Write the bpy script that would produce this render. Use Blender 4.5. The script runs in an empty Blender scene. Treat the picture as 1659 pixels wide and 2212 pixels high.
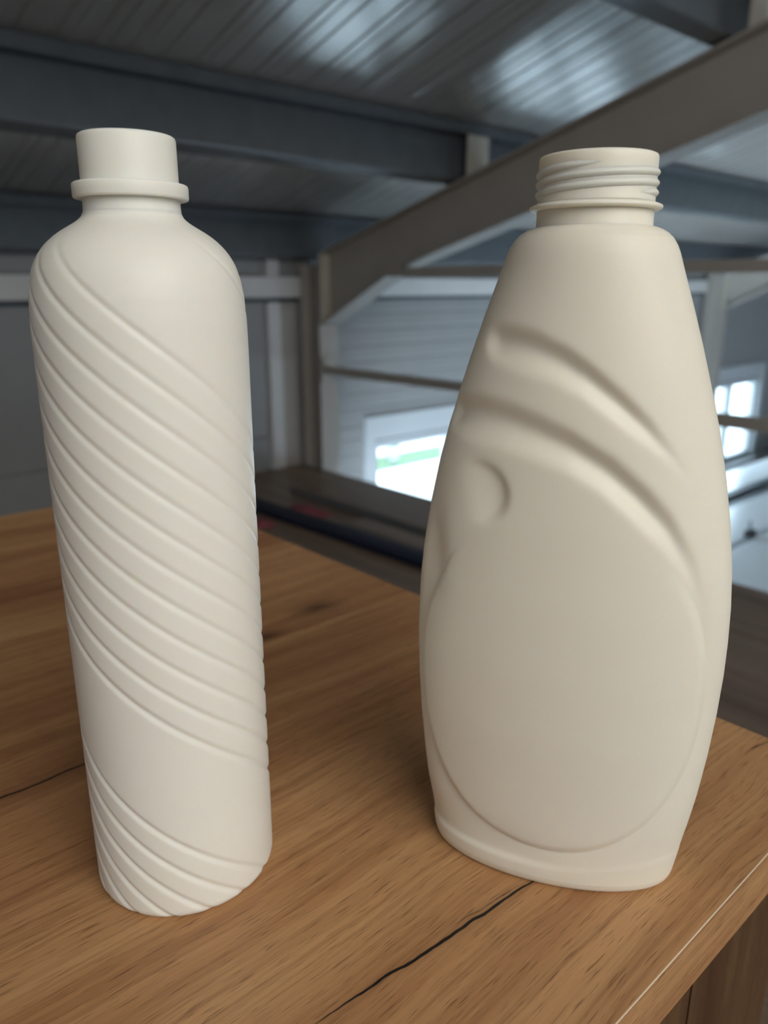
import bpy, bmesh, math, random
import numpy as np
from mathutils import Vector, Matrix

random.seed(3)
C = bpy.context.scene.collection
sc = bpy.context.scene
# ------------------------------------------------------------------ camera
# building axes: Y runs along the left wall into the hall, X across the hall, Z up, mezzanine floor at z = 0
YAW, PITCH, CAMZ = math.radians(48.0), math.radians(16.4), 0.957
cam_data = bpy.data.cameras.new('camera')
cam = bpy.data.objects.new('camera', cam_data); C.objects.link(cam)
cam.location = (0, 0, CAMZ)
cam.rotation_euler = (math.radians(90) - PITCH, 0, YAW)
cam_data.sensor_fit = 'VERTICAL'
cam_data.sensor_height = 36.0
cam_data.lens = 36.0 * 1660.0 / 2212.0
cam_data.clip_start = 0.02
cam_data.clip_end = 200
cam_data.dof.use_dof = True
cam_data.dof.focus_distance = 0.245
cam_data.dof.aperture_fstop = 11.0
sc.camera = cam
# ------------------------------------------------------------------ view
sc.view_settings.view_transform = 'Standard'
sc.view_settings.look = 'None'
sc.view_settings.gamma = 1.0
sc.view_settings.use_curve_mapping = False
sc.view_settings.exposure = 0.0
# ------------------------------------------------------------------ sky
world = bpy.data.worlds.new('World'); sc.world = world
world.use_nodes = True
bg = world.node_tree.nodes['Background']
bg.inputs['Color'].default_value = (0.68, 0.86, 1.0, 1)
bg.inputs['Strength'].default_value = 8.5


def area(name, loc, target, sx, sy, power, col, spread=180):
    d = bpy.data.lights.new(name, 'AREA'); d.shape = 'RECTANGLE'; d.size = sx; d.size_y = sy
    d.energy = power; d.color = col; d.spread = math.radians(spread)
    o = bpy.data.objects.new(name, d); C.objects.link(o); o.location = loc
    o.rotation_euler = (Vector(target) - Vector(loc)).to_track_quat('-Z', 'Y').to_euler()
    return o


# daylight from the mezzanine's window behind the photographer
area('window_light_mezzanine', (1.65, -0.1, 2.1), (-0.2, 0.15, 0.85), 1.9, 1.6, 34, (1.0, 0.972, 0.91), 150)
# cold area light added low in the hall, standing in for unseen opposite windows
area('hall_fill_light', (4.6, 5.8, -1.45), (-3.4, 5.8, -0.9), 5.6, 0.7, 54, (0.66, 0.83, 1.0), 120)
# portals that guide the sky light in through the hall's windows
for wy0, wy1 in ((3.0, 4.45), (4.85, 6.75), (7.15, 8.5)):
    pt = area('sky_portal', (-3.58, (wy0 + wy1) / 2, -0.33), (0, (wy0 + wy1) / 2, -0.33), 1.0, wy1 - wy0, 1, (1, 1, 1))
    pt.data.cycles.is_portal = True

# ------------------------------------------------------------------ helpers


def obj(name, bm, mat, parent=None, smooth=False):
    me = bpy.data.meshes.new(name)
    bmesh.ops.recalc_face_normals(bm, faces=bm.faces)
    bm.to_mesh(me); bm.free()
    if mat: me.materials.append(mat)
    if smooth:
        me.polygons.foreach_set('use_smooth', [True] * len(me.polygons))
    o = bpy.data.objects.new(name, me); C.objects.link(o)
    if parent: o.parent = parent
    return o


def thing(name, label=None, cat=None, loc=(0, 0, 0), rotz=0, group=None, kind=None):
    o = bpy.data.objects.new(name, None); C.objects.link(o)
    o.empty_display_size = 0.05
    o.location = loc; o.rotation_euler = (0, 0, rotz)
    tag(o, label, cat, group, kind)
    return o


def tag(o, label=None, cat=None, group=None, kind=None):
    if label: o['label'] = label
    if cat: o['category'] = cat
    if group: o['group'] = group
    if kind: o['kind'] = kind
    return o


def box(bm, x0, x1, y0, y1, z0, z1):
    v = [bm.verts.new(p) for p in ((x0, y0, z0), (x1, y0, z0), (x1, y1, z0), (x0, y1, z0), (x0, y0, z1), (x1, y0, z1), (x1, y1, z1), (x0, y1, z1))]
    for f in ((0, 3, 2, 1), (4, 5, 6, 7), (0, 1, 5, 4), (1, 2, 6, 5), (2, 3, 7, 6), (3, 0, 4, 7)):
        bm.faces.new([v[i] for i in f])


def bxo(name, b, mat, parent=None, bevel=0.0):
    bm = bmesh.new(); box(bm, *b)
    if bevel:
        bmesh.ops.bevel(bm, geom=list(bm.edges), offset=bevel, segments=2, profile=0.6, affect='EDGES')
    return obj(name, bm, mat, parent)


def prism(bm, prof, axis, a, b):
    """closed 2D profile swept straight along an axis; prof is (Y,Z) for X, (X,Z) for Y, (X,Y) for Z"""
    def P(p, t):
        return {'X': (t, p[0], p[1]), 'Y': (p[0], t, p[1]), 'Z': (p[0], p[1], t)}[axis]
    A = [bm.verts.new(P(p, a)) for p in prof]; B = [bm.verts.new(P(p, b)) for p in prof]
    n = len(prof)
    for i in range(n):
        j = (i + 1) % n
        bm.faces.new((A[i], A[j], B[j], B[i]))
    bm.faces.new(A[::-1]); bm.faces.new(B)


def grid_mesh(name, V, mat, parent, cap_bottom=False, cap_top=False):
    """V: rows x cols x 3 array, closed round in columns"""
    nr, nc, _ = V.shape
    verts = V.reshape(-1, 3)
    i = np.arange(nr - 1)[:, None] * nc; j = np.arange(nc)[None, :]; k = (j + 1) % nc
    q = np.stack([i + j, i + k, i + nc + k, i + nc + j], -1).reshape(-1, 4)
    me = bpy.data.meshes.new(name)
    extra = []
    loops = q.reshape(-1); starts = np.arange(len(q)) * 4; totals = np.full(len(q), 4)
    if cap_bottom:
        loops = np.concatenate([loops, np.arange(nc)[::-1]]); starts = np.append(starts, starts[-1] + totals[-1]); totals = np.append(totals, nc)
    if cap_top:
        loops = np.concatenate([loops, (nr - 1) * nc + np.arange(nc)]); starts = np.append(starts, starts[-1] + totals[-1]); totals = np.append(totals, nc)
    me.vertices.add(len(verts)); me.vertices.foreach_set('co', verts.astype(np.float32).ravel())
    me.loops.add(len(loops)); me.loops.foreach_set('vertex_index', loops.astype(np.int32))
    me.polygons.add(len(starts)); me.polygons.foreach_set('loop_start', starts.astype(np.int32))
    me.polygons.foreach_set('use_smooth', np.ones(len(starts), bool))
    me.update(calc_edges=True); me.validate()
    me.materials.append(mat)
    o = bpy.data.objects.new(name, me); C.objects.link(o); o.parent = parent
    return o


def lathe(name, prof, mat, parent, n=160, closed=False):
    prof = np.array(prof, float)
    if closed: prof = np.vstack([prof, prof[:1]])
    t = np.linspace(0, 2 * math.pi, n, endpoint=False)
    V = np.stack([prof[:, 0:1] * np.cos(t), prof[:, 0:1] * np.sin(t), np.repeat(prof[:, 1:2], n, 1)], -1)
    return grid_mesh(name, V, mat, parent)


# ------------------------------------------------------------------ materials


class NT:
    def __init__(s, m): s.t = m.node_tree; s.N = s.t.nodes; s.L = s.t.links
    def n(s, typ, **kw):
        o = s.N.new(typ)
        for k, v in kw.items(): setattr(o, k, v)
        return o
    def link(s, a, b): s.L.new(a, b)
    def val(s, sock, v):
        if hasattr(v, 'is_output'): s.L.new(v, sock)
        else: sock.default_value = v
    def math(s, op, a, b=0.0, c=None, clamp=False):
        o = s.n('ShaderNodeMath', operation=op); o.use_clamp = clamp
        s.val(o.inputs[0], a); s.val(o.inputs[1], b)
        if c is not None: s.val(o.inputs[2], c)
        return o.outputs[0]
    def ramp(s, f, stops):
        o = s.n('ShaderNodeValToRGB'); s.val(o.inputs[0], f)
        e = o.color_ramp.elements
        while len(e) < len(stops): e.new(0.5)
        for q, (p, c) in zip(e, stops): q.position = p; q.color = (*c, 1) if len(c) == 3 else c
        return o.outputs[0]
    def noise(s, vec, scale, detail=4, rough=0.55, dist=0.0):
        o = s.n('ShaderNodeTexNoise'); o.inputs['Scale'].default_value = scale; o.inputs['Detail'].default_value = detail
        o.inputs['Roughness'].default_value = rough; o.inputs['Distortion'].default_value = dist
        s.val(o.inputs['Vector'], vec); return o.outputs[0]
    def mapping(s, vec, scale=(1, 1, 1), loc=(0, 0, 0), rot=(0, 0, 0)):
        o = s.n('ShaderNodeMapping'); s.val(o.inputs[0], vec)
        o.inputs['Scale'].default_value = scale; o.inputs['Location'].default_value = loc; o.inputs['Rotation'].default_value = rot
        return o.outputs[0]
    def mix(s, f, a, b, mode='MIX'):
        o = s.n('ShaderNodeMix', data_type='RGBA', blend_type=mode)
        s.val(o.inputs[0], f)
        s.val(o.inputs[6], a if hasattr(a, 'is_output') else (*a, 1)); s.val(o.inputs[7], b if hasattr(b, 'is_output') else (*b, 1))
        return o.outputs[2]


def base_mat(name, col, rough=0.5, spec=0.5, metallic=0.0, noise_amt=0.06, noise_scale=6.0, bump=0.0, bump_scale=200):
    m = bpy.data.materials.new(name); m.use_nodes = True
    t = NT(m); b = t.N['Principled BSDF']
    b.inputs['Roughness'].default_value = rough
    b.inputs['Specular IOR Level'].default_value = spec
    b.inputs['Metallic'].default_value = metallic
    co = t.n('ShaderNodeTexCoord').outputs['Object']
    nz = t.noise(co, noise_scale)
    c = t.ramp(nz, [(0.3, tuple(x * (1 - noise_amt) for x in col)), (0.7, tuple(min(1, x * (1 + noise_amt)) for x in col))])
    t.link(c, b.inputs['Base Color'])
    if bump:
        bp = t.n('ShaderNodeBump'); bp.inputs['Strength'].default_value = bump; bp.inputs['Distance'].default_value = 0.001
        t.link(t.noise(co, bump_scale), bp.inputs['Height']); t.link(bp.outputs[0], b.inputs['Normal'])
    return m


def resin_mat(name, col):
    m = base_mat(name, col, rough=0.42, spec=0.35, noise_amt=0.012, noise_scale=20)
    b = m.node_tree.nodes['Principled BSDF']
    b.subsurface_method = 'RANDOM_WALK'
    b.inputs['Subsurface Weight'].default_value = 0.5
    b.inputs['Subsurface Radius'].default_value = (1.0, 0.75, 0.45)
    b.inputs['Subsurface Scale'].default_value = 0.004
    return m


def wood_mat(name, lo, mid, hi, cracks=(), knots=(), rough=0.42, axis='Y', scale=1.0):
    """oak-print laminate, grain along the axis; cracks are printed dark splits (x0, y0, y1, slope, half width)"""
    m = bpy.data.materials.new(name); m.use_nodes = True
    t = NT(m); b = t.N['Principled BSDF']
    co = t.n('ShaderNodeTexCoord').outputs['Object']
    if axis == 'Z': co = t.mapping(co, rot=(math.radians(90), 0, 0))
    if axis == 'X': co = t.mapping(co, rot=(0, 0, math.radians(90)))
    wob = t.noise(co, 7 * scale, 2)
    sep = t.n('ShaderNodeSeparateXYZ'); t.link(co, sep.inputs[0])
    comb = t.n('ShaderNodeCombineXYZ')
    x = t.math('ADD', sep.outputs[0], t.math('MULTIPLY', t.math('SUBTRACT', wob, 0.5), 0.016))
    t.link(x, comb.inputs[0]); t.link(sep.outputs[1], comb.inputs[1]); t.link(sep.outputs[2], comb.inputs[2])
    v = comb.outputs[0]
    broad = t.noise(t.mapping(v, (26 * scale, 1.7 * scale, 26 * scale)), 1.0, 4, 0.55, 0.5)
    streak = t.noise(t.mapping(v, (120 * scale, 2.6 * scale, 120 * scale)), 1.0, 5, 0.62)
    fine = t.noise(t.mapping(v, (520 * scale, 9 * scale, 520 * scale)), 1.0, 3, 0.6)
    pore = t.noise(t.mapping(v, (1900 * scale, 70 * scale, 1900 * scale)), 1.0, 2, 0.5)
    c = t.ramp(t.math('ADD', t.math('MULTIPLY', broad, 0.62), t.math('MULTIPLY', streak, 0.38)), [(0.33, lo), (0.49, mid), (0.66, hi)])
    c = t.mix(0.6, c, t.ramp(fine, [(0.30, (0.62, 0.56, 0.50)), (0.50, (1, 1, 1)), (0.72, (1.15, 1.13, 1.10))]), 'MULTIPLY')
    c = t.mix(t.math('MULTIPLY', t.ramp(pore, [(0.32, (1, 1, 1)), (0.41, (0, 0, 0))]), 0.6), c, tuple(q * 0.4 for q in lo))
    gl = t.ramp(pore, [(0.63, (0, 0, 0)), (0.72, (1, 1, 1))])
    c = t.mix(t.math('MULTIPLY', gl, 0.25), c, tuple(min(1, q * 1.45) for q in hi))
    wand = t.math('MULTIPLY', t.math('SUBTRACT', t.noise(t.mapping(co, (8, 30, 8)), 1.0, 3, 0.5), 0.5), 0.0065)
    edge = t.math('MULTIPLY', t.math('SUBTRACT', t.noise(t.mapping(co, (300, 160, 300)), 1.0, 3), 0.5), 0.0006)
    for (x0, y0, y1, sl, hw) in cracks:
        y = sep.outputs[1]
        cx = t.math('ADD', t.math('ADD', x0, t.math('MULTIPLY', t.math('SUBTRACT', y, y0), sl)), wand)
        d = t.math('ABSOLUTE', t.math('SUBTRACT', sep.outputs[0], cx))
        u = t.math('DIVIDE', t.math('SUBTRACT', y, y0), y1 - y0)
        env = t.math('MULTIPLY', t.math('MULTIPLY', u, t.math('SUBTRACT', 1.0, u)), 4.0)
        env = t.math('POWER', t.math('MAXIMUM', env, 0.0), 0.6)
        w = t.math('ADD', t.math('MULTIPLY', env, hw), t.math('MULTIPLY', env, edge))
        k = t.math('DIVIDE', t.math('SUBTRACT', w, d), 0.0003, clamp=True)
        halo = t.math('MULTIPLY', t.math('DIVIDE', t.math('SUBTRACT', t.math('MULTIPLY', w, 6.0), d), 0.006, clamp=True), 0.45)
        c = t.mix(halo, c, tuple(q * 0.55 for q in lo))
        c = t.mix(k, c, (0.012, 0.010, 0.009))
    for (kx, ky, r) in knots:
        dv = t.n('ShaderNodeVectorMath', operation='DISTANCE')
        t.link(t.mapping(v, (1, 0.55, 0)), dv.inputs[0]); dv.inputs[1].default_value = (kx, ky * 0.55, 0)
        f = t.math('SUBTRACT', 1.0, t.math('DIVIDE', dv.outputs['Value'], r), clamp=True)
        c = t.mix(t.math('MULTIPLY', t.math('POWER', f, 1.5), 0.85), c, tuple(q * 0.25 for q in lo))
    t.link(c, b.inputs['Base Color'])
    b.inputs['Roughness'].default_value = rough
    b.inputs['Specular IOR Level'].default_value = 0.3
    bp = t.n('ShaderNodeBump'); bp.inputs['Strength'].default_value = 0.25; bp.inputs['Distance'].default_value = 0.0002
    t.link(pore, bp.inputs['Height']); t.link(bp.outputs[0], b.inputs['Normal'])
    return m


def glass_mat():
    m = bpy.data.materials.new('window_glass'); m.use_nodes = True
    t = NT(m); t.N.remove(t.N['Principled BSDF'])
    tr = t.n('ShaderNodeBsdfTransparent'); tr.inputs[0].default_value = (0.93, 0.96, 0.97, 1)
    gl = t.n('ShaderNodeBsdfGlossy'); gl.inputs['Roughness'].default_value = 0.03
    lw = t.n('ShaderNodeLayerWeight'); lw.inputs[0].default_value = 0.5
    fr = t.math('ADD', 0.03, t.math('MULTIPLY', t.math('POWER', lw.outputs['Facing'], 5.0), 0.9))
    mx = t.n('ShaderNodeMixShader')
    t.link(fr, mx.inputs[0]); t.link(tr.outputs[0], mx.inputs[1]); t.link(gl.outputs[0], mx.inputs[2])
    t.link(mx.outputs[0], t.N['Material Output'].inputs[0])
    return m


M_resin = resin_mat('cream_resin', (0.81, 0.78, 0.71))
M_resin_warm = resin_mat('warm_cream_resin', (0.82, 0.765, 0.655))
M_panel = base_mat('wall_panel_paint', (0.32, 0.315, 0.31), 0.45, 0.4, noise_amt=0.03)
M_roof = base_mat('roof_panel_paint', (0.36, 0.335, 0.31), 0.17, 0.5, noise_amt=0.04, noise_scale=3)
M_roof.node_tree.nodes['Principled BSDF'].inputs['IOR'].default_value = 2.1
M_steel = base_mat('greige_steel_paint', (0.43, 0.39, 0.345), 0.45, 0.4, noise_amt=0.05)
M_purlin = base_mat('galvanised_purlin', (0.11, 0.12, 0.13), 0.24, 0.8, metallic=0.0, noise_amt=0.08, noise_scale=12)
M_cleat = base_mat('cleat_steel', (0.55, 0.51, 0.43), 0.5, 0.4)
M_girt = base_mat('girt_white_paint', (0.66, 0.64, 0.62), 0.45, 0.4)
M_pvc = base_mat('white_pvc', (0.58, 0.60, 0.62), 0.35, 0.5, noise_amt=0.02)
M_glass = glass_mat()
M_gasket = base_mat('dark_gasket', (0.06, 0.07, 0.08), 0.6)
M_white = base_mat('white_worktable_laminate', (0.88, 0.90, 0.92), 0.22, 0.6, noise_amt=0.02)
M_grey = base_mat('grey_steel', (0.22, 0.24, 0.26), 0.4, 0.5, metallic=0.4)
M_dark = base_mat('black_rubber', (0.02, 0.02, 0.022), 0.6)
M_navy = base_mat('navy_plastic', (0.012, 0.016, 0.035), 0.5, 0.3)
M_red = base_mat('red_cloth', (0.32, 0.085, 0.10), 0.85, 0.2, noise_amt=0.2, noise_scale=40)
M_concrete = base_mat('hall_concrete', (0.62, 0.64, 0.66), 0.3, 0.5, noise_amt=0.06)
M_yard = base_mat('yard_concrete', (0.66, 0.66, 0.65), 0.8, 0.2, noise_amt=0.05, noise_scale=2)
M_grass = base_mat('lawn', (0.13, 0.20, 0.12), 0.9, 0.1, noise_amt=0.35, noise_scale=9)
M_redcar = base_mat('red_car_paint', (0.50, 0.03, 0.04), 0.3, 0.6)
M_bluecar = base_mat('blue_car_paint', (0.10, 0.20, 0.42), 0.3, 0.6)
LO, MID, HI = (0.24, 0.105, 0.047), (0.39, 0.197, 0.086), (0.53, 0.30, 0.138)
M_wood = wood_mat('oak_laminate', LO, MID, HI,
                  cracks=((-0.1425, 0.096, 0.215, 0.085, 0.00075), (-0.1400, 0.155, 0.192, 0.12, 0.0003),
                          (-0.3137, -0.06, 0.17, 0.0, 0.0008), (-0.1195, 0.326, 0.375, 0.22, 0.0004)),
                  knots=((-0.3865, 0.2854, 0.016), (-0.372, 0.235, 0.012)))
M_wood_edge = wood_mat('oak_edge_band', LO, MID, HI)
M_wood_dark = wood_mat('oak_laminate_panel_shaded', tuple(x * .25 for x in LO), tuple(x * .25 for x in MID), tuple(x * .28 for x in HI), axis='Z')  # darker wood, with the shade under the tabletop also put into the colour
M_edge = base_mat('cream_edge_line', (0.72, 0.60, 0.45), 0.4)
M_board = wood_mat('grey_brown_floor_laminate', (0.14, 0.092, 0.062), (0.215, 0.148, 0.104), (0.29, 0.205, 0.15), rough=0.4, scale=0.35, axis='X')

# ------------------------------------------------------------------ setting: floors
YE = 2.4875                      # mezzanine edge
fl = thing('floor', kind='structure')
bxo('slab', (-3.44, 4.0, -3.1, YE - 0.01, -0.25, -0.018), M_grey, fl)
pw = 0.128
i = 0
y = YE
while y > -3.1:
    bm = bmesh.new()
    y0 = max(y - pw + 0.002, -3.1)
    prism(bm, [(y0, -0.017), (y, -0.017), (y, -0.002), (y - 0.002, 0), (y0 + 0.002, 0), (y0, -0.002)], 'X', -3.44, 4.0)
    o = obj('floor_board', bm, M_board, fl)
    # boards turned: grain of the print along X
    y -= pw; i += 1
hall = bxo('ground_floor', (-3.6, 6.2, YE - 0.5, 13, -2.0, -1.9), M_concrete); tag(hall, kind='structure')
yard = bxo('ground', (-60, -3.62, -20, 60, -2.1, -1.95), M_yard); tag(yard, kind='structure')

# ------------------------------------------------------------------ setting: left wall of sandwich panels with window openings
XW = -3.45
wl = thing('wall_left', kind='structure')


def wall_panel(y0, y1, z0, z1, rib=True):
    prof = [(XW - 0.10, z0)]
    prof.append((XW - 0.004, z0)); prof.append((XW, z0 + 0.006))
    if rib:
        z = math.ceil((z0 + 0.02) / 0.09) * 0.09
        while z < z1 - 0.03:
            prof += [(XW, z - 0.012), (XW - 0.004, z - 0.006), (XW - 0.004, z + 0.006), (XW, z + 0.012)]
            z += 0.09
    prof += [(XW, z1 - 0.006), (XW - 0.004, z1), (XW - 0.10, z1)]
    bm = bmesh.new(); prism(bm, prof, 'Y', y0, y1)
    return obj('wall_panel', bm, M_panel, wl)


W1 = (3.00, 4.45, -0.78, 0.15)
W2 = (4.85, 6.75, -0.78, 0.15)
W3 = (7.15, 8.50, -0.78, 0.13)
WT = 1.32
for z0, z1 in ((-0.25, 0.175), (0.177, 0.9), (0.902, WT)):
    wall_panel(-3.1, 2.46, z0, z1, rib=False)
for y0, y1 in ((2.46, W1[0]), (W1[1], W2[0]), (W2[1], W3[0]), (W3[1], 13)):
    for z0, z1 in ((-1.95, -0.85), (-0.848, 0.16), (0.162, WT)):
        wall_panel(y0 + 0.001, y1 - 0.001, z0, z1)
for w in (W1, W2, W3):
    wall_panel(w[0], w[1], -1.95, w[2]); wall_panel(w[0], w[1], w[3], WT)

wf = bxo('wall_far', (-3.6, 6.2, 13.0, 13.1, -1.95, 4.2), M_panel); tag(wf, kind='structure')
wr = bxo('wall_right', (6.1, 6.2, -3.2, 13.0, -1.95, 4.2), M_panel); tag(wr, kind='structure')
wb = bxo('wall_back', (-3.6, 6.2, -3.3, -3.2, -1.95, 4.2), M_panel); tag(wb, kind='structure')


def window(name, w, mull):
    y0, y1, z0, z1 = w
    r = thing(name, kind='structure')
    # outer casing proud of the panels
    c = 0.055
    bm = bmesh.new()
    for b in ((y0 - c, y0 + 0.02, z0 - c, z1 + c), (y1 - 0.02, y1 + c, z0 - c, z1 + c)):
        box(bm, XW - 0.10, XW + 0.02, b[0], b[1], b[2], b[3])
    box(bm, XW - 0.10, XW + 0.02, y0 + 0.02, y1 - 0.02, z1 - 0.02, z1 + c)
    obj('casing', bm, M_pvc, r)
    bxo('sill', (XW - 0.10, XW + 0.07, y0 - c, y1 + c, z0 - c - 0.03, z0 - c + 0.002), M_pvc, r, 0.006)
    bxo('blind_box', (XW - 0.06, XW + 0.012, y0 + 0.021, y1 - 0.021, z1 - 0.09, z1 - 0.021), M_pvc, r, 0.008)
    bxo('gasket', (XW - 0.05, XW + 0.004, y0 + 0.021, y1 - 0.021, z1 - 0.098, z1 - 0.0905), M_gasket, r)
    zt = z1 - 0.10
    ys = [y0 + 0.021] + mull + [y1 - 0.021]
    for a, b in zip(ys[:-1], ys[1:]):
        f = 0.05
        bm = bmesh.new()
        box(bm, XW - 0.09, XW - 0.02, a, a + f, z0 - c, zt); box(bm, XW - 0.09, XW - 0.02, b - f, b, z0 - c, zt)
        box(bm, XW - 0.09, XW - 0.02, a + f, b - f, z0 - c, z0 + 0.02); box(bm, XW - 0.09, XW - 0.02, a + f, b - f, zt - f, zt)
        s = obj('sash', bm, M_pvc, r)
        bxo('pane', (XW - 0.062, XW - 0.056, a + f, b - f, z0 + 0.02, zt - f), M_glass, s)
    return r


window('window_1', W1, [3.76])
window('window_2', W2, [5.8])
window('window_3', W3, [7.86])

# ------------------------------------------------------------------ setting: roof of ribbed panels
SL = 0.269


def zr(X): return 1.575 + SL * (X + 2.3)


ce = thing('ceiling', kind='structure')
nrm = Vector((-SL, 0, 1)).normalized()
for k in range(-3, 13):
    y0, y1 = k + 0.025, k + 1.025
    prof = [(y0 + 0.002, 0.0)]
    for j in range(10):
        yc = y0 + 0.002 + 0.1 * j + 0.05
        prof += [(yc - 0.011, 0), (yc - 0.005, 0.0035), (yc + 0.005, 0.0035), (yc + 0.011, 0)]
        if j % 2 == 0: prof += [(yc + 0.040, 0), (yc + 0.046, -0.0015), (yc + 0.056, -0.0015), (yc + 0.060, 0)] if j < 9 else []
    prof += [(y1 - 0.001, 0.0), (y1 - 0.001, 0.08), (y0 + 0.002, 0.08)]
    bm = bmesh.new()
    A, B = [], []
    for (yy, h) in prof:
        A.append(bm.verts.new((-3.6, yy, zr(-3.6) + h))); B.append(bm.verts.new((6.2, yy, zr(6.2) + h)))
    n = len(prof)
    for q in range(n):
        p = (q + 1) % n
        bm.faces.new((A[q], A[p], B[p], B[q]))
    bm.faces.new(A); bm.faces.new(B[::-1])
    obj('roof_panel', bm, M_roof, ce)

# ------------------------------------------------------------------ portal frames
FW, TF, TWB = 0.12, 0.010, 0.007       # flange width, flange and web thickness
RT0 = 1.111 - 0.004


def rt(X): return RT0 + SL * (X + 3.283)        # top of rafter
def rb(X): return 1.038 + 0.262 * (X + 2.652)   # underside of rafter


def frame(yn, lab_c, lab_r):
    yf = yn + FW; ym = (yn + yf) / 2
    col = thing('steel_column', lab_c, 'column', (XW + 0.04, ym, -1.9), group='portal frame columns')
    def L(b): return (b[0] - col.location.x, b[1] - col.location.x, b[2] - ym, b[3] - ym, b[4] + 1.9, b[5] + 1.9)
    bxo('flange', L((-3.42, -3.42 + TF, yn, yf, -1.88, 1.06)), M_steel, col)
    bxo('flange', L((-3.255 - TF, -3.255, yn, yf, -1.88, 0.76)), M_steel, col)
    bxo('web', L((-3.42 + TF, -3.255 - TF, ym - TWB / 2, ym + TWB / 2, -1.88, 1.06)), M_steel, col)
    bxo('base_plate', L((-3.44, -3.22, yn - 0.01, yf + 0.01, -1.9, -1.88)), M_steel, col)
    bxo('end_plate', L((-3.254, -3.236, yn, yf, 0.765, 1.112)), M_cleat, col)
    raf = thing('roof_rafter', lab_r, 'rafter', (-3.235, ym, 1.0), group='portal frame rafters')
    def P(X, Z): return (X + 3.235, Z - 1.0)
    Xa, Xb = -3.234, 6.05
    def slab(name, pts, y0, y1):
        bm = bmesh.new(); prism(bm, [P(*p) for p in pts], 'Y', y0 - ym, y1 - ym)
        return obj(name, bm, M_steel, raf)
    slab('top_flange', [(Xa, rt(Xa) - TF), (Xb, rt(Xb) - TF), (Xb, rt(Xb)), (Xa, rt(Xa))], yn, yf)
    slab('bottom_flange', [(-2.70, rb(-2.70)), (Xb, rb(Xb)), (Xb, rb(Xb) + TF), (-2.70, rb(-2.70) + TF)], yn, yf)
    slab('web', [(Xa, 0.80), (-2.75, 1.005 + TF), (Xb, rb(Xb) + TF), (Xb, rt(Xb) - TF), (Xa, rt(Xa) - TF)], ym - TWB / 2, ym + TWB / 2)
    slab('haunch_flange', [(Xa, 0.765), (-2.74, 1.0), (-2.70, rb(-2.70)), (-2.70, rb(-2.70) + TF), (-2.745, 1.012), (Xa, 0.777)], yn, yf)
    for X in (-3.36, -2.27, -1.18):
        if X < Xa: continue
        bm = bmesh.new()
        z0 = rt(X)
        prism(bm, [P2 for P2 in ((yn + 0.005 - ym, z0 - 1.0), (yf + 0.01 - ym, z0 - 1.0), (yf + 0.01 - ym, z0 - 1.0 + 0.185), (ym - ym + 0.01, z0 - 1.0 + 0.17), (yn + 0.02 - ym, z0 - 1.0 + 0.19), (yn + 0.005 - ym, z0 - 1.0 + 0.185))], 'X', X + 3.235, X + 3.235 + 0.008)
        obj('purlin_cleat', bm, M_cleat, raf)


frame(2.482, 'brown grey steel column rising at the corner of the mezzanine, between the two bottles',
      'brown grey steel rafter sloping up behind the necks of both bottles')
frame(6.98, 'steel column against the hall wall, half hidden behind the right bottle',
      'far steel rafter in the hall, seen right of the wide bottle')

# purlins: Z sections lying on the rafters
PD = 0.186


def purlin(X, lab):
    z0 = rt(X) + 0.004
    p = thing('roof_purlin', lab, 'purlin', (X, -3.15, z0), group='purlins under the roof panels')
    def strip(name, prof):
        bm = bmesh.new(); prism(bm, prof, 'Y', 0.0, 16.1); return obj(name, bm, M_purlin, p)
    t_ = 0.004
    s_ = SL
    rb_ = 0.013
    arc = [(-rb_ + rb_ * math.cos(math.radians(-g)), rb_ + rb_ * math.sin(math.radians(-g))) for g in range(0, 91, 10)]
    inn = [(-rb_ + (rb_ - t_) * math.cos(math.radians(-g)), rb_ + (rb_ - t_) * math.sin(math.radians(-g))) for g in range(90, -1, -10)]
    strip('web', [(0, PD)] + arc + inn + [(-t_, PD)])
    strip('top_flange', [(0.0, PD - t_), (0.062, PD - t_ + 0.062 * s_), (0.062, PD + 0.062 * s_), (0.0, PD)])
    strip('top_lip', [(0.058, PD - 0.022), (0.062, PD - 0.022), (0.062, PD - t_ + 0.062 * s_), (0.058, PD - t_ + 0.058 * s_)])
    strip('bottom_flange', [(-0.060, -0.047 * s_), (-rb_, 0), (-rb_, t_), (-0.060, t_ - 0.047 * s_)])
    return p


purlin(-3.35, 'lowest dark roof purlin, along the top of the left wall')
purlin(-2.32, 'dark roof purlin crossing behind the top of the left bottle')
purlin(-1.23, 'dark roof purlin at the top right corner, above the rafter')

# ------------------------------------------------------------------ wall girts and post
for y0, y1, lab in ((-3.05, 2.47, 'pale horizontal girt on the dark wall beside the left bottle'),
                    (2.61, 6.97, 'pale horizontal girt on the hall wall between the two steel columns')):
    g = thing('wall_girt', lab, 'girt', (XW, y0, 0.9), group='girts on the left wall')
    L_ = y1 - y0
    bm = bmesh.new(); prism(bm, [(0.001, 0), (0.055, 0), (0.055, 0.1), (0.001, 0.1)], 'Y', 0, L_); obj('rail', bm, M_girt, g)
    bm = bmesh.new(); prism(bm, [(0.001, -0.022), (0.03, -0.022), (0.03, -0.0005), (0.001, -0.0005)], 'Y', 0, L_); obj('gasket', bm, M_gasket, g)
ps = thing('wall_post', 'narrow pale post on the dark wall just left of the steel column', 'post', (XW, 2.28, 0))
bxo('post_face', (0.001, 0.03, 0.0, 0.075, 0.001, 0.875), M_girt, ps)
bxo('post_face', (0.001, 0.03, 0.0, 0.075, 1.002, 1.09), M_girt, ps)
bxo('gap_shade_strip', (0.001, 0.015, 0.078, 0.18, 0.001, 0.87), M_steel, ps)  # added strip that stands for the shadowed gap beside the column

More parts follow.
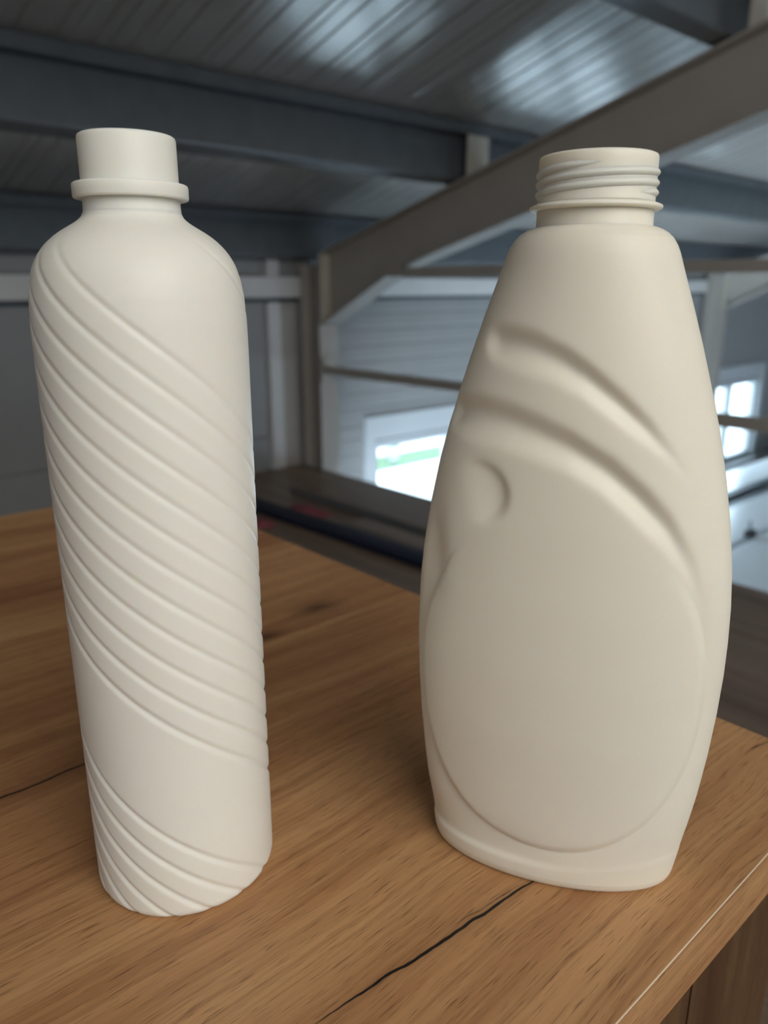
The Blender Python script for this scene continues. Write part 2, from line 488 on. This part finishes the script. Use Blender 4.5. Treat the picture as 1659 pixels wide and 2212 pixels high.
# ------------------------------------------------------------------ guard rail along the mezzanine edge
gr = thing('guard_rail', 'brown steel guard rail of two bars along the mezzanine edge', 'railing', (-3.24, 2.505, 0))
def tube(name, x0, x1, z0, z1):
    return bxo(name, (x0, x1, -0.02, 0.02, z0, z1), M_steel, gr, 0.004)
tube('top_rail', 0.50, 5.6, 0.996, 1.036)
tube('middle_rail', 0.0, 5.6, 0.513, 0.555)
bxo('rail_bracket', (-0.012, 0.0, -0.022, 0.05, 0.47, 0.60), M_steel, gr)
tube('guard_post', 5.56, 5.6, -0.2, 1.0)

# ------------------------------------------------------------------ things on the mezzanine floor
nb = thing('floor_rail', 'long navy strip lying on the brown floor behind the desk', 'strip', (-3.1, 1.735, 0))
bm = bmesh.new(); prism(bm, [(0, 0.001), (0.10, 0.001), (0.10, 0.022), (0.09, 0.03), (0.01, 0.03), (0, 0.022)], 'X', 0, 2.2); obj('strip_body', bm, M_navy, nb)
bm = bmesh.new(); prism(bm, [(0.035, 0.0295), (0.065, 0.0295), (0.062, 0.034), (0.038, 0.034)], 'X', 0, 2.2); obj('raised_rib', bm, M_navy, nb)
nb.rotation_euler = (0, 0, math.radians(2.5))


def slab_thing(name, lab, cat, x0, x1, y0, y1, h, group=None):
    t = thing(name, lab, cat, (x0, y0, 0), group=group)
    bm = bmesh.new(); box(bm, 0, x1 - x0, 0, y1 - y0, 0.001, h)
    bmesh.ops.bevel(bm, geom=list(bm.edges), offset=0.004, segments=2, affect='EDGES')
    obj('panel', bm, M_board, t)
    bm = bmesh.new(); box(bm, 0.0, x1 - x0, -0.004, 0.0, 0.004, h - 0.004); obj('edge_band', bm, M_grey, t)
    return t


slab_thing('loose_board', 'flat grey brown board on the mezzanine floor near the steel column', 'board', -2.96, -0.95, 2.06, 2.36, 0.035)
slab_thing('loose_board', 'short grey brown board on the floor between the navy strip and the longer board', 'board', -2.36, -1.05, 1.90, 2.02, 0.02)


def rag(lab, x, y, z, sx, sy, seed, rz):
    r = random.Random(seed)
    bm = bmesh.new()
    nx, ny = 16, 8
    g = [[None] * (ny + 1) for _ in range(nx + 1)]
    for a in range(nx + 1):
        for b in range(ny + 1):
            u, v = a / nx - .5, b / ny - .5
            e = 1 - max(abs(u), abs(v)) * 2
            h = 0.004 + 0.016 * min(1, e * 3) * (0.6 + 0.4 * math.sin(7 * u + 3 * v + seed)) + 0.003 * math.sin(19 * v + 5 * u)
            g[a][b] = bm.verts.new((u * sx * (1 + .1 * math.sin(5 * v)), v * sy * (1 + .12 * math.cos(6 * u)), max(h, 0.003)))
    for a in range(nx):
        for b in range(ny):
            bm.faces.new((g[a][b], g[a + 1][b], g[a + 1][b + 1], g[a][b + 1]))
    ret = bmesh.ops.extrude_face_region(bm, geom=list(bm.faces))
    for v in ret['geom']:
        if isinstance(v, bmesh.types.BMVert): v.co.z -= 0.003
    o = obj('cleaning_cloth', bm, M_red, None, True)
    o.location = (x, y, z); o.rotation_euler = (0, 0, rz)
    return tag(o, lab, 'cloth', 'red cloths on the floor')


rag('red cloth lying on the far side of the navy strip', -2.64, 1.915, 0.001, 0.22, 0.12, 2, 0.1)
rag('dark red cloth lying on the near side of the navy strip', -2.66, 1.655, 0.001, 0.20, 0.10, 5, 0.05)

# ------------------------------------------------------------------ hall: long white worktables
def worktable(lab, x0, x1, y0, y1):
    t = thing('worktable', lab, 'table', (x0, y0, -1.9), group='long white worktables in the hall')
    w, l = x1 - x0, y1 - y0
    bxo('tabletop', (0, w, 0, l, 1.06, 1.10), M_white, t, 0.006)
    bm = bmesh.new()
    for b in ((0.06, w - 0.06, 0.06, 0.10), (0.06, w - 0.06, l - 0.10, l - 0.06), (0.06, 0.10, 0.10, l - 0.10), (w - 0.10, w - 0.06, 0.10, l - 0.10)):
        box(bm, b[0], b[1], b[2], b[3], 0.98, 1.059)
    obj('apron', bm, M_grey, t)
    for xx in (0.06, w - 0.11):
        for yy in (0.06, l / 2, l - 0.11):
            bxo('leg', (xx, xx + 0.05, yy, yy + 0.05, 0, 0.98), M_grey, t)
    return t


worktable('white worktable along the hall wall, under the windows', -3.215, -2.86, 4.7, 10.5)
worktable('middle white worktable in the hall, right of the wide bottle', -2.62, -2.20, 4.3, 10.0)
worktable('nearest white worktable in the hall, just beyond the mezzanine edge', -2.14, -1.35, 3.2, 9.5)
for lab, x0, x1, y0, y1, z0, z1 in (('grey steel bar in the gap between the wall worktable and the middle one', -2.84, -2.80, 5.0, 9.6, -0.86, -0.80),
                                    ('second grey steel bar beside the middle white worktable', -2.72, -2.66, 4.8, 9.4, -0.90, -0.83)):
    bar = thing('steel_bar', lab, 'bar', (x0, y0, -1.9), group='grey bars between the worktables')
    bxo('bar_body', (0, x1 - x0, 0, y1 - y0, z0 + 1.9, z1 + 1.9), M_grey, bar, 0.004)
    for yy in (0.4, y1 - y0 - 0.5):
        bxo('stand', (0.0, x1 - x0, yy, yy + 0.05, 0.0, z0 + 1.9), M_grey, bar)
cl = thing('table_clamp', 'small dark clamp on the seam between two white worktables', 'clamp', (-2.185, 5.55, -0.8))
bxo('clamp_body', (-0.02, 0.035, -0.04, 0.05, 0.001, 0.05), M_dark, cl, 0.006)
bm = bmesh.new(); bmesh.ops.create_cone(bm, cap_ends=True, segments=16, radius1=0.012, radius2=0.009, depth=0.07, matrix=Matrix.Translation((0.0, 0.0, 0.085)))
obj('clamp_screw', bm, M_grey, cl)

# ------------------------------------------------------------------ yard outside the window
lawn = bxo('lawn', (-9.9, -9.15, 4, 12.5, -1.95, -1.925), M_grass); tag(lawn, 'strip of green lawn in the bright yard outside the window', 'grass', kind='stuff')


def car(lab, x, y, mat):
    t = thing('parked_car', lab, 'car', (x, y, -1.95), group='cars parked in the yard')
    bm = bmesh.new()
    prism(bm, [(-2.0, 0.25), (2.0, 0.25), (2.1, 0.55), (1.9, 0.85), (0.9, 0.95), (0.45, 1.40), (-1.2, 1.42), (-1.75, 0.98), (-2.05, 0.9)], 'X', -0.8, 0.8)
    bmesh.ops.bevel(bm, geom=list(bm.edges), offset=0.06, segments=2, affect='EDGES')
    obj('body', bm, mat, t)
    for s in (-0.815, 0.80):
        bxo('side_window', (s, s + 0.015, -1.15, 0.5, 0.98, 1.32), M_gasket, t)
    for yy in (-1.25, 1.25):
        for s in (-0.72, 0.72):
            bm = bmesh.new(); bmesh.ops.create_cone(bm, cap_ends=True, segments=20, radius1=0.31, radius2=0.31, depth=0.2, matrix=Matrix.Translation((s, yy, 0.31)) @ Matrix.Rotation(math.pi / 2, 4, 'Y'))
            obj('wheel', bm, M_dark, t)
    return t


car('red car parked beyond the lawn outside the window', -11.6, 9.0, M_redcar)
car('blue car parked beyond the lawn, next to the red car', -11.7, 13.6, M_bluecar)
pl = thing('white_planter', 'small white planter on the lawn outside the window', 'planter', (-9.35, 8.62, -1.925))
lathe('pot', [(0.0, 0.0), (0.09, 0.0), (0.12, 0.28), (0.135, 0.30), (0.12, 0.30), (0.10, 0.25), (0.0, 0.25)], M_pvc, pl, 24)
bm = bmesh.new(); bmesh.ops.create_icosphere(bm, subdivisions=2, radius=0.11, matrix=Matrix.Translation((0, 0, 0.31)))
obj('shrub', bm, M_grass, pl, True)

# ------------------------------------------------------------------ desk
TZ = 0.75
TX0, TX1, TY0, TY1, TT = -0.752, -0.083, -0.46, 0.352, 0.0225
dk = thing('desk', 'oak laminate desk carrying the two cream bottles', 'desk', (0, 0, 0))
bxo('tabletop', (TX0, TX1 - 0.0006, TY0, TY1 - 0.0012, TZ - TT, TZ), M_wood, dk)
bxo('edge_band', (TX1 - 0.0005, TX1, TY0, TY1, TZ - TT, TZ - 0.0006), M_wood_edge, dk)
bxo('edge_band', (TX0, TX1 - 0.0012, TY1 - 0.0011, TY1, TZ - TT, TZ - 0.0006), M_wood_edge, dk)
bm = bmesh.new(); prism(bm, [(TX1 - 0.0006, TZ - 0.0005), (TX1 - 0.0003, TZ - 0.0005), (TX1 - 0.00035, TZ), (TX1 - 0.0006, TZ)], 'Y', TY0, TY1)
e = obj('edge_line', bm, M_edge, dk); e['label'] = 'thin pale line along the desk edge'
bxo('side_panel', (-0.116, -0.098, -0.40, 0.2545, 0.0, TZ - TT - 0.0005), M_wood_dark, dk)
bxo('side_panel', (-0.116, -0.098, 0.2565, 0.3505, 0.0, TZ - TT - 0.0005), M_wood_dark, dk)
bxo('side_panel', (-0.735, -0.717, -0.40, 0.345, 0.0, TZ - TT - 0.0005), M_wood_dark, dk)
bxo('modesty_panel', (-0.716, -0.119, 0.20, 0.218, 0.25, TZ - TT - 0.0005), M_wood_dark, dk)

# ------------------------------------------------------------------ left bottle: round, helical grooves
mm = 0.001
CY_, SY_ = math.cos(YAW), math.sin(YAW)
AZL = math.radians(-16.985)
bl = thing('spiral_bottle', 'tall round cream bottle with diagonal spiral grooves and a smooth neck, left on the desk', 'bottle', (-0.2302, 0.1074, TZ))


def smooth(x, a, b):
    t = np.clip((x - a) / (b - a), 0, 1); return t * t * (3 - 2 * t)


def left_bottle():
    zp = np.array([0.0, 0.15, 0.6, 1.3, 2.2, 3.2, 20, 150, 188, 194, 198, 204, 208, 211.2, 213.5, 215.7, 217.8, 219.8, 221.5, 223.0, 224.2, 225.2, 226.2, 227.5])
    rp = np.array([29.0, 29.9, 30.6, 31.15, 31.55, 31.72, 31.75, 31.75, 31.75, 31.7, 31.6, 31.15, 30.5, 29.7, 28.75, 27.5, 25.9, 23.9, 21.7, 19.3, 17.2, 15.7, 14.6, 14.0])
    nt = 560
    zz = np.concatenate([np.linspace(0, 3.2, 14, endpoint=False), np.linspace(3.2, 196, 480, endpoint=False), np.linspace(196, 227.5, 110)])
    # smooth the polyline a little
    fz = np.linspace(0, 227.5, 2276); fr = np.interp(fz, zp, rp)
    k = np.ones(15) / 15; pad = np.pad(fr, 7, mode='edge'); fs = np.convolve(pad, k, 'valid')
    w = smooth(fz, 3, 6) * (1 - smooth(fz, 225, 227)); fr = fr * (1 - w) + fs * w
    r = np.interp(zz, fz, fr)[:, None]
    phi = np.linspace(-180, 180, nt, endpoint=False)[None, :]
    Z = zz[:, None] + 0 * phi
    d = (Z + 0.46 * phi - 72.3) / 11.04
    k = np.round(d); t = (d - k) * 11.04 * 0.77
    on = (np.mod(k, 15) <= 11)
    A = 0.40 + 0.28 * (1 - smooth(Z, 30, 150))
    A = A * (1 - 0.8 * smooth(Z, 204, 222)) * smooth(Z, -2, 2.5)
    prof = np.clip(1 - (np.sqrt(t * t + 0.02) - 0.1414) / 1.55, 0, 1) ** 1.25
    R = r - on * A * prof
    a = np.radians(phi) - AZL
    lat, fw = R * np.sin(a), -R * np.cos(a)
    V = np.stack([lat * CY_ - fw * SY_, lat * SY_ + fw * CY_, Z], -1) * mm
    return V


grid_mesh('body', left_bottle(), M_resin, bl, cap_bottom=True)
lathe('neck', [(p[0] * mm, p[1] * mm) for p in ((14.0, 227.3), (13.85, 229), (13.8, 233), (13.75, 247.2), (13.55, 247.9), (13.1, 248.2), (12.3, 248.2), (11.9, 247.8), (11.8, 247), (11.8, 215), (0.01, 215))], M_resin, bl)
lathe('collar', [(p[0] * mm, p[1] * mm) for p in ((13.7, 231.2), (15.9, 231.2), (16.25, 231.35), (16.4, 231.8), (16.4, 234.6), (16.25, 235.1), (15.9, 235.3), (13.7, 235.3))], M_resin, bl, closed=True)

# ------------------------------------------------------------------ right bottle: wide oval, sculpted grips
TH = math.radians(18)
br = thing('oval_bottle', 'wide flat cream bottle with finger grooves, an oval front panel and a threaded neck', 'bottle', (-0.1412, 0.2123, TZ), math.radians(30))


def right_bottle():
    za = [0, 0.3, 1.0, 2.2, 4, 9, 15, 24, 36, 52, 68, 83, 95, 107, 120, 135, 150, 165, 178, 190, 200, 208, 212, 216, 218.5, 220.5, 222.0, 223.0, 223.6, 223.9]
    aa = [41.6, 42.5, 43.3, 43.9, 44.4, 45.2, 46.1, 47.6, 49.3, 51, 52.1, 52.6, 52.5, 52, 50.8, 48.6, 45.6, 42.0, 38.2, 34.5, 31.2, 28.4, 27.0, 25.7, 24.6, 23.3, 21.7, 20.0, 18.3, 16.9]
    zb = [0, 0.3, 1.0, 2.2, 4, 9, 15, 24, 36, 60, 85, 110, 135, 160, 185, 200, 212, 216, 218.5, 220.5, 222.0, 223.0, 223.6, 223.9]
    bb = [18.8, 19.8, 20.6, 21.2, 21.7, 22.2, 22.8, 23.7, 24.6, 26.4, 27.2, 27.5, 27.2, 26.2, 24.6, 23.4, 22.4, 21.9, 21.3, 20.5, 19.6, 18.6, 17.6, 16.9]
    nt = 640
    zz = np.concatenate([np.linspace(0, 5, 22, endpoint=False), np.linspace(5, 205, 430, endpoint=False), np.linspace(205, 223.9, 80)])
    fz = np.linspace(0, 223.9, 2240)
    def sm(zs, rs):
        f = np.interp(fz, zs, rs); n = 61; pad = np.pad(f, n // 2, mode='reflect', reflect_type='odd')
        g = np.convolve(pad, np.hanning(n) / np.hanning(n).sum(), 'valid')
        w = smooth(fz, 4, 9) * (1 - smooth(fz, 214, 218)); return f * (1 - w) + g * w
    a = np.interp(zz, fz, sm(za, aa))[:, None]; b = np.interp(zz, fz, sm(zb, bb))[:, None]
    t = np.linspace(0, 2 * math.pi, nt, endpoint=False)[None, :]
    X = a * np.cos(t); Y = b * np.sin(t); Z = zz[:, None] + 0 * t
    side = smooth(np.abs(np.sin(t)), 0.0, 0.35)
    D = np.zeros_like(X)                     # inward depth in mm

    def flute(xu, zu, xl, zl, depth, xa, xb):
        U = np.interp(X, xu, zu); Lw = np.interp(X, xl, zl)
        h = np.maximum((U - Lw) / 2, 0.05); mid = (U + Lw) / 2
        v = (Z - mid) / h                    # +1 upper lip, -1 lower lip
        inside = np.clip(1 - np.abs(v), 0, 1)
        s = np.where(v > 0.1, smooth(1 - v, 0.0, 0.95), smooth(1 + v, 0.0, 1.2))
        ends = smooth(X, xa, xa + 4.5) * (1 - smooth(X, xb - 26, xb))
        return depth * s * (inside > 0) * ends * (0.35 + 0.65 * np.clip(h / 6.5, 0, 1))

    F1 = flute([-28.8, -26, -22.3, -18, -13.1, -3.8, 4.2, 13.3, 20.7, 27.8, 36.1], [195.0, 196.4, 197.0, 196.6, 195.3, 191.2, 185.8, 178.2, 171.2, 162.2, 149],
               [-28.8, -27.5, -25, -19.9, -13.5, -7.1, 2, 11.1, 19, 29.5, 36.1], [188.0, 185.6, 183.6, 181.9, 180.8, 179.2, 175.2, 169.2, 163.5, 155.8, 148], 2.9, -30.0, 38)
    F2 = flute([-42, -38, -34.8, -30, -19.3, -10.2, -0.2, 12, 21.3, 29.6, 37.4, 42.4, 45], [171.5, 174.4, 175.8, 176.0, 174.3, 171.3, 167, 159.8, 152, 143.2, 130.7, 118.2, 108],
               [-42, -41, -38.4, -34, -21.7, -11.7, -0.5, 10, 19.4, 29, 36, 41, 45], [161.5, 160.4, 159.3, 158.4, 157.6, 155.8, 152.6, 147, 139, 130, 119.5, 109, 98], 3.2, -43.5, 46)
    # thumb scoop with a crisp right edge
    dx, dz = X + 29.0, Z - 144.0
    rr = np.sqrt((dx * 0.95) ** 2 + dz ** 2)
    ang = np.arctan2(dz, dx)
    scoop = 2.1 * smooth(10.8 - rr, 0.0, 2.6) * smooth(dx + 0.3 * dz, -6.0, 10.5)
    # oval panel: surroundings fall away outside its outline
    px, pz = (X + 1.5) / 47.2, (Z - 77.5) / 60.0
    rho = (np.abs(px) ** 2.2 + np.abs(pz) ** 2.2) ** (1 / 2.2)
    e = (rho - 1) * 50.0
    side_w = 1.0 - 0.2 * smooth(X, -15, 15)
    low = 1 - smooth(Z, 98, 132)
    step = smooth(e, -0.3, 1.5) * np.exp(-np.maximum(e - 1.5, 0) / (8.5 - 3.5 * smooth(X, -25, 10)))
    pan = (1.25 + 1.15 * (1 - smooth(X, -40, 2))) * step * low * side_w * smooth(Z, 4, 12)
    pan += 0.35 * np.exp(-(e / 0.9) ** 2) * low
    flank = 2.4 * np.exp(-((X + 45.5) / 5.0) ** 2 - ((Z - 121) / 15.0) ** 2)
    # foot rim stands proud
    zrim = 8.3 + 5.0 * smooth(X, -5, 46)
    rim = (0.85 - 0.62 * smooth(X, -22, 14)) * smooth(Z, zrim - 0.5, zrim + 2.5) * (1 - smooth(Z, zrim + 4, zrim + 20))
    D = np.maximum.reduce([F1, F2]) + scoop + flank
    kz = np.exp(-0.5 * (np.arange(-9, 10) * 0.46 / 1.1) ** 2); kz /= kz.sum()
    m0, m1 = 22, 452
    P = np.pad(D[m0:m1], ((9, 9), (0, 0)), mode='edge')
    D[m0:m1] = sum(kz[q] * P[q:q + m1 - m0] for q in range(19))
    D = sum(kz[q] * np.roll(D, q - 9, axis=1) for q in range(19))
    D = D + pan
    D = D * side + rim * (0.4 + 0.6 * side)
    nx, ny = np.cos(t) / a, np.sin(t) / b
    ln = np.sqrt(nx ** 2 + ny ** 2); nx, ny = nx / ln, ny / ln
    V = np.stack([X - nx * D, Y - ny * D, Z], -1) * mm
    return V


grid_mesh('body', right_bottle(), M_resin_warm, br, cap_bottom=True)
NR = 17.1
lathe('neck', [(p[0] * mm, p[1] * mm) for p in ((NR + 0.3, 223.0), (NR, 223.9), (NR, 240.5), (NR, 242.7), (NR - 0.25, 243.3), (NR - 0.7, 243.5), (NR - 1.6, 243.5), (NR - 1.9, 243.1), (NR - 2.0, 242), (NR - 2.0, 212), (0.01, 212))], M_resin_warm, br)
cr = [(p[0] * mm, p[1] * mm) for p in ((NR - 0.2, 228.3), (18.9, 228.5), (19.35, 228.8), (19.45, 229.2), (19.3, 229.6), (18.7, 229.9), (NR - 0.2, 230.6))]
lathe('collar', cr, M_resin_warm, br, closed=True)


def thread(a0, a1, z_left):
    # double start thread, lead 5.5 mm; z_left is its height where it passes the left side (-180 degrees)
    nseg = 260
    prof = [(-0.25, -1.35), (0.22, -0.9), (0.62, -0.42), (0.78, 0.0), (0.62, 0.42), (0.22, 0.9), (-0.25, 1.35)]
    bm = bmesh.new(); prev = None
    for q in range(nseg + 1):
        f = q / nseg
        deg = a0 + (a1 - a0) * f
        a = math.radians(deg)
        zc = z_left + (deg + 180) / 360 * 5.5
        e = min(1, f / 0.09, (1 - f) / 0.09); e = e * e * (3 - 2 * e)
        ring = []
        for p in prof:
            r = NR + p[0] - (1 - e) * 0.85
            ring.append(bm.verts.new((r * math.cos(a) * mm, r * math.sin(a) * mm, (zc + p[1]) * mm)))
        if prev:
            for u in range(len(prof)):
                w = (u + 1) % len(prof)
                bm.faces.new((prev[u], prev[w], ring[w], ring[u]))
        else: bm.faces.new(ring)
        prev = ring
    bm.faces.new(prev[::-1])
    return obj('screw_thread', bm, M_resin_warm, br, True)


thread(-410, 80, 235.8)
thread(-226, 285, 232.95)
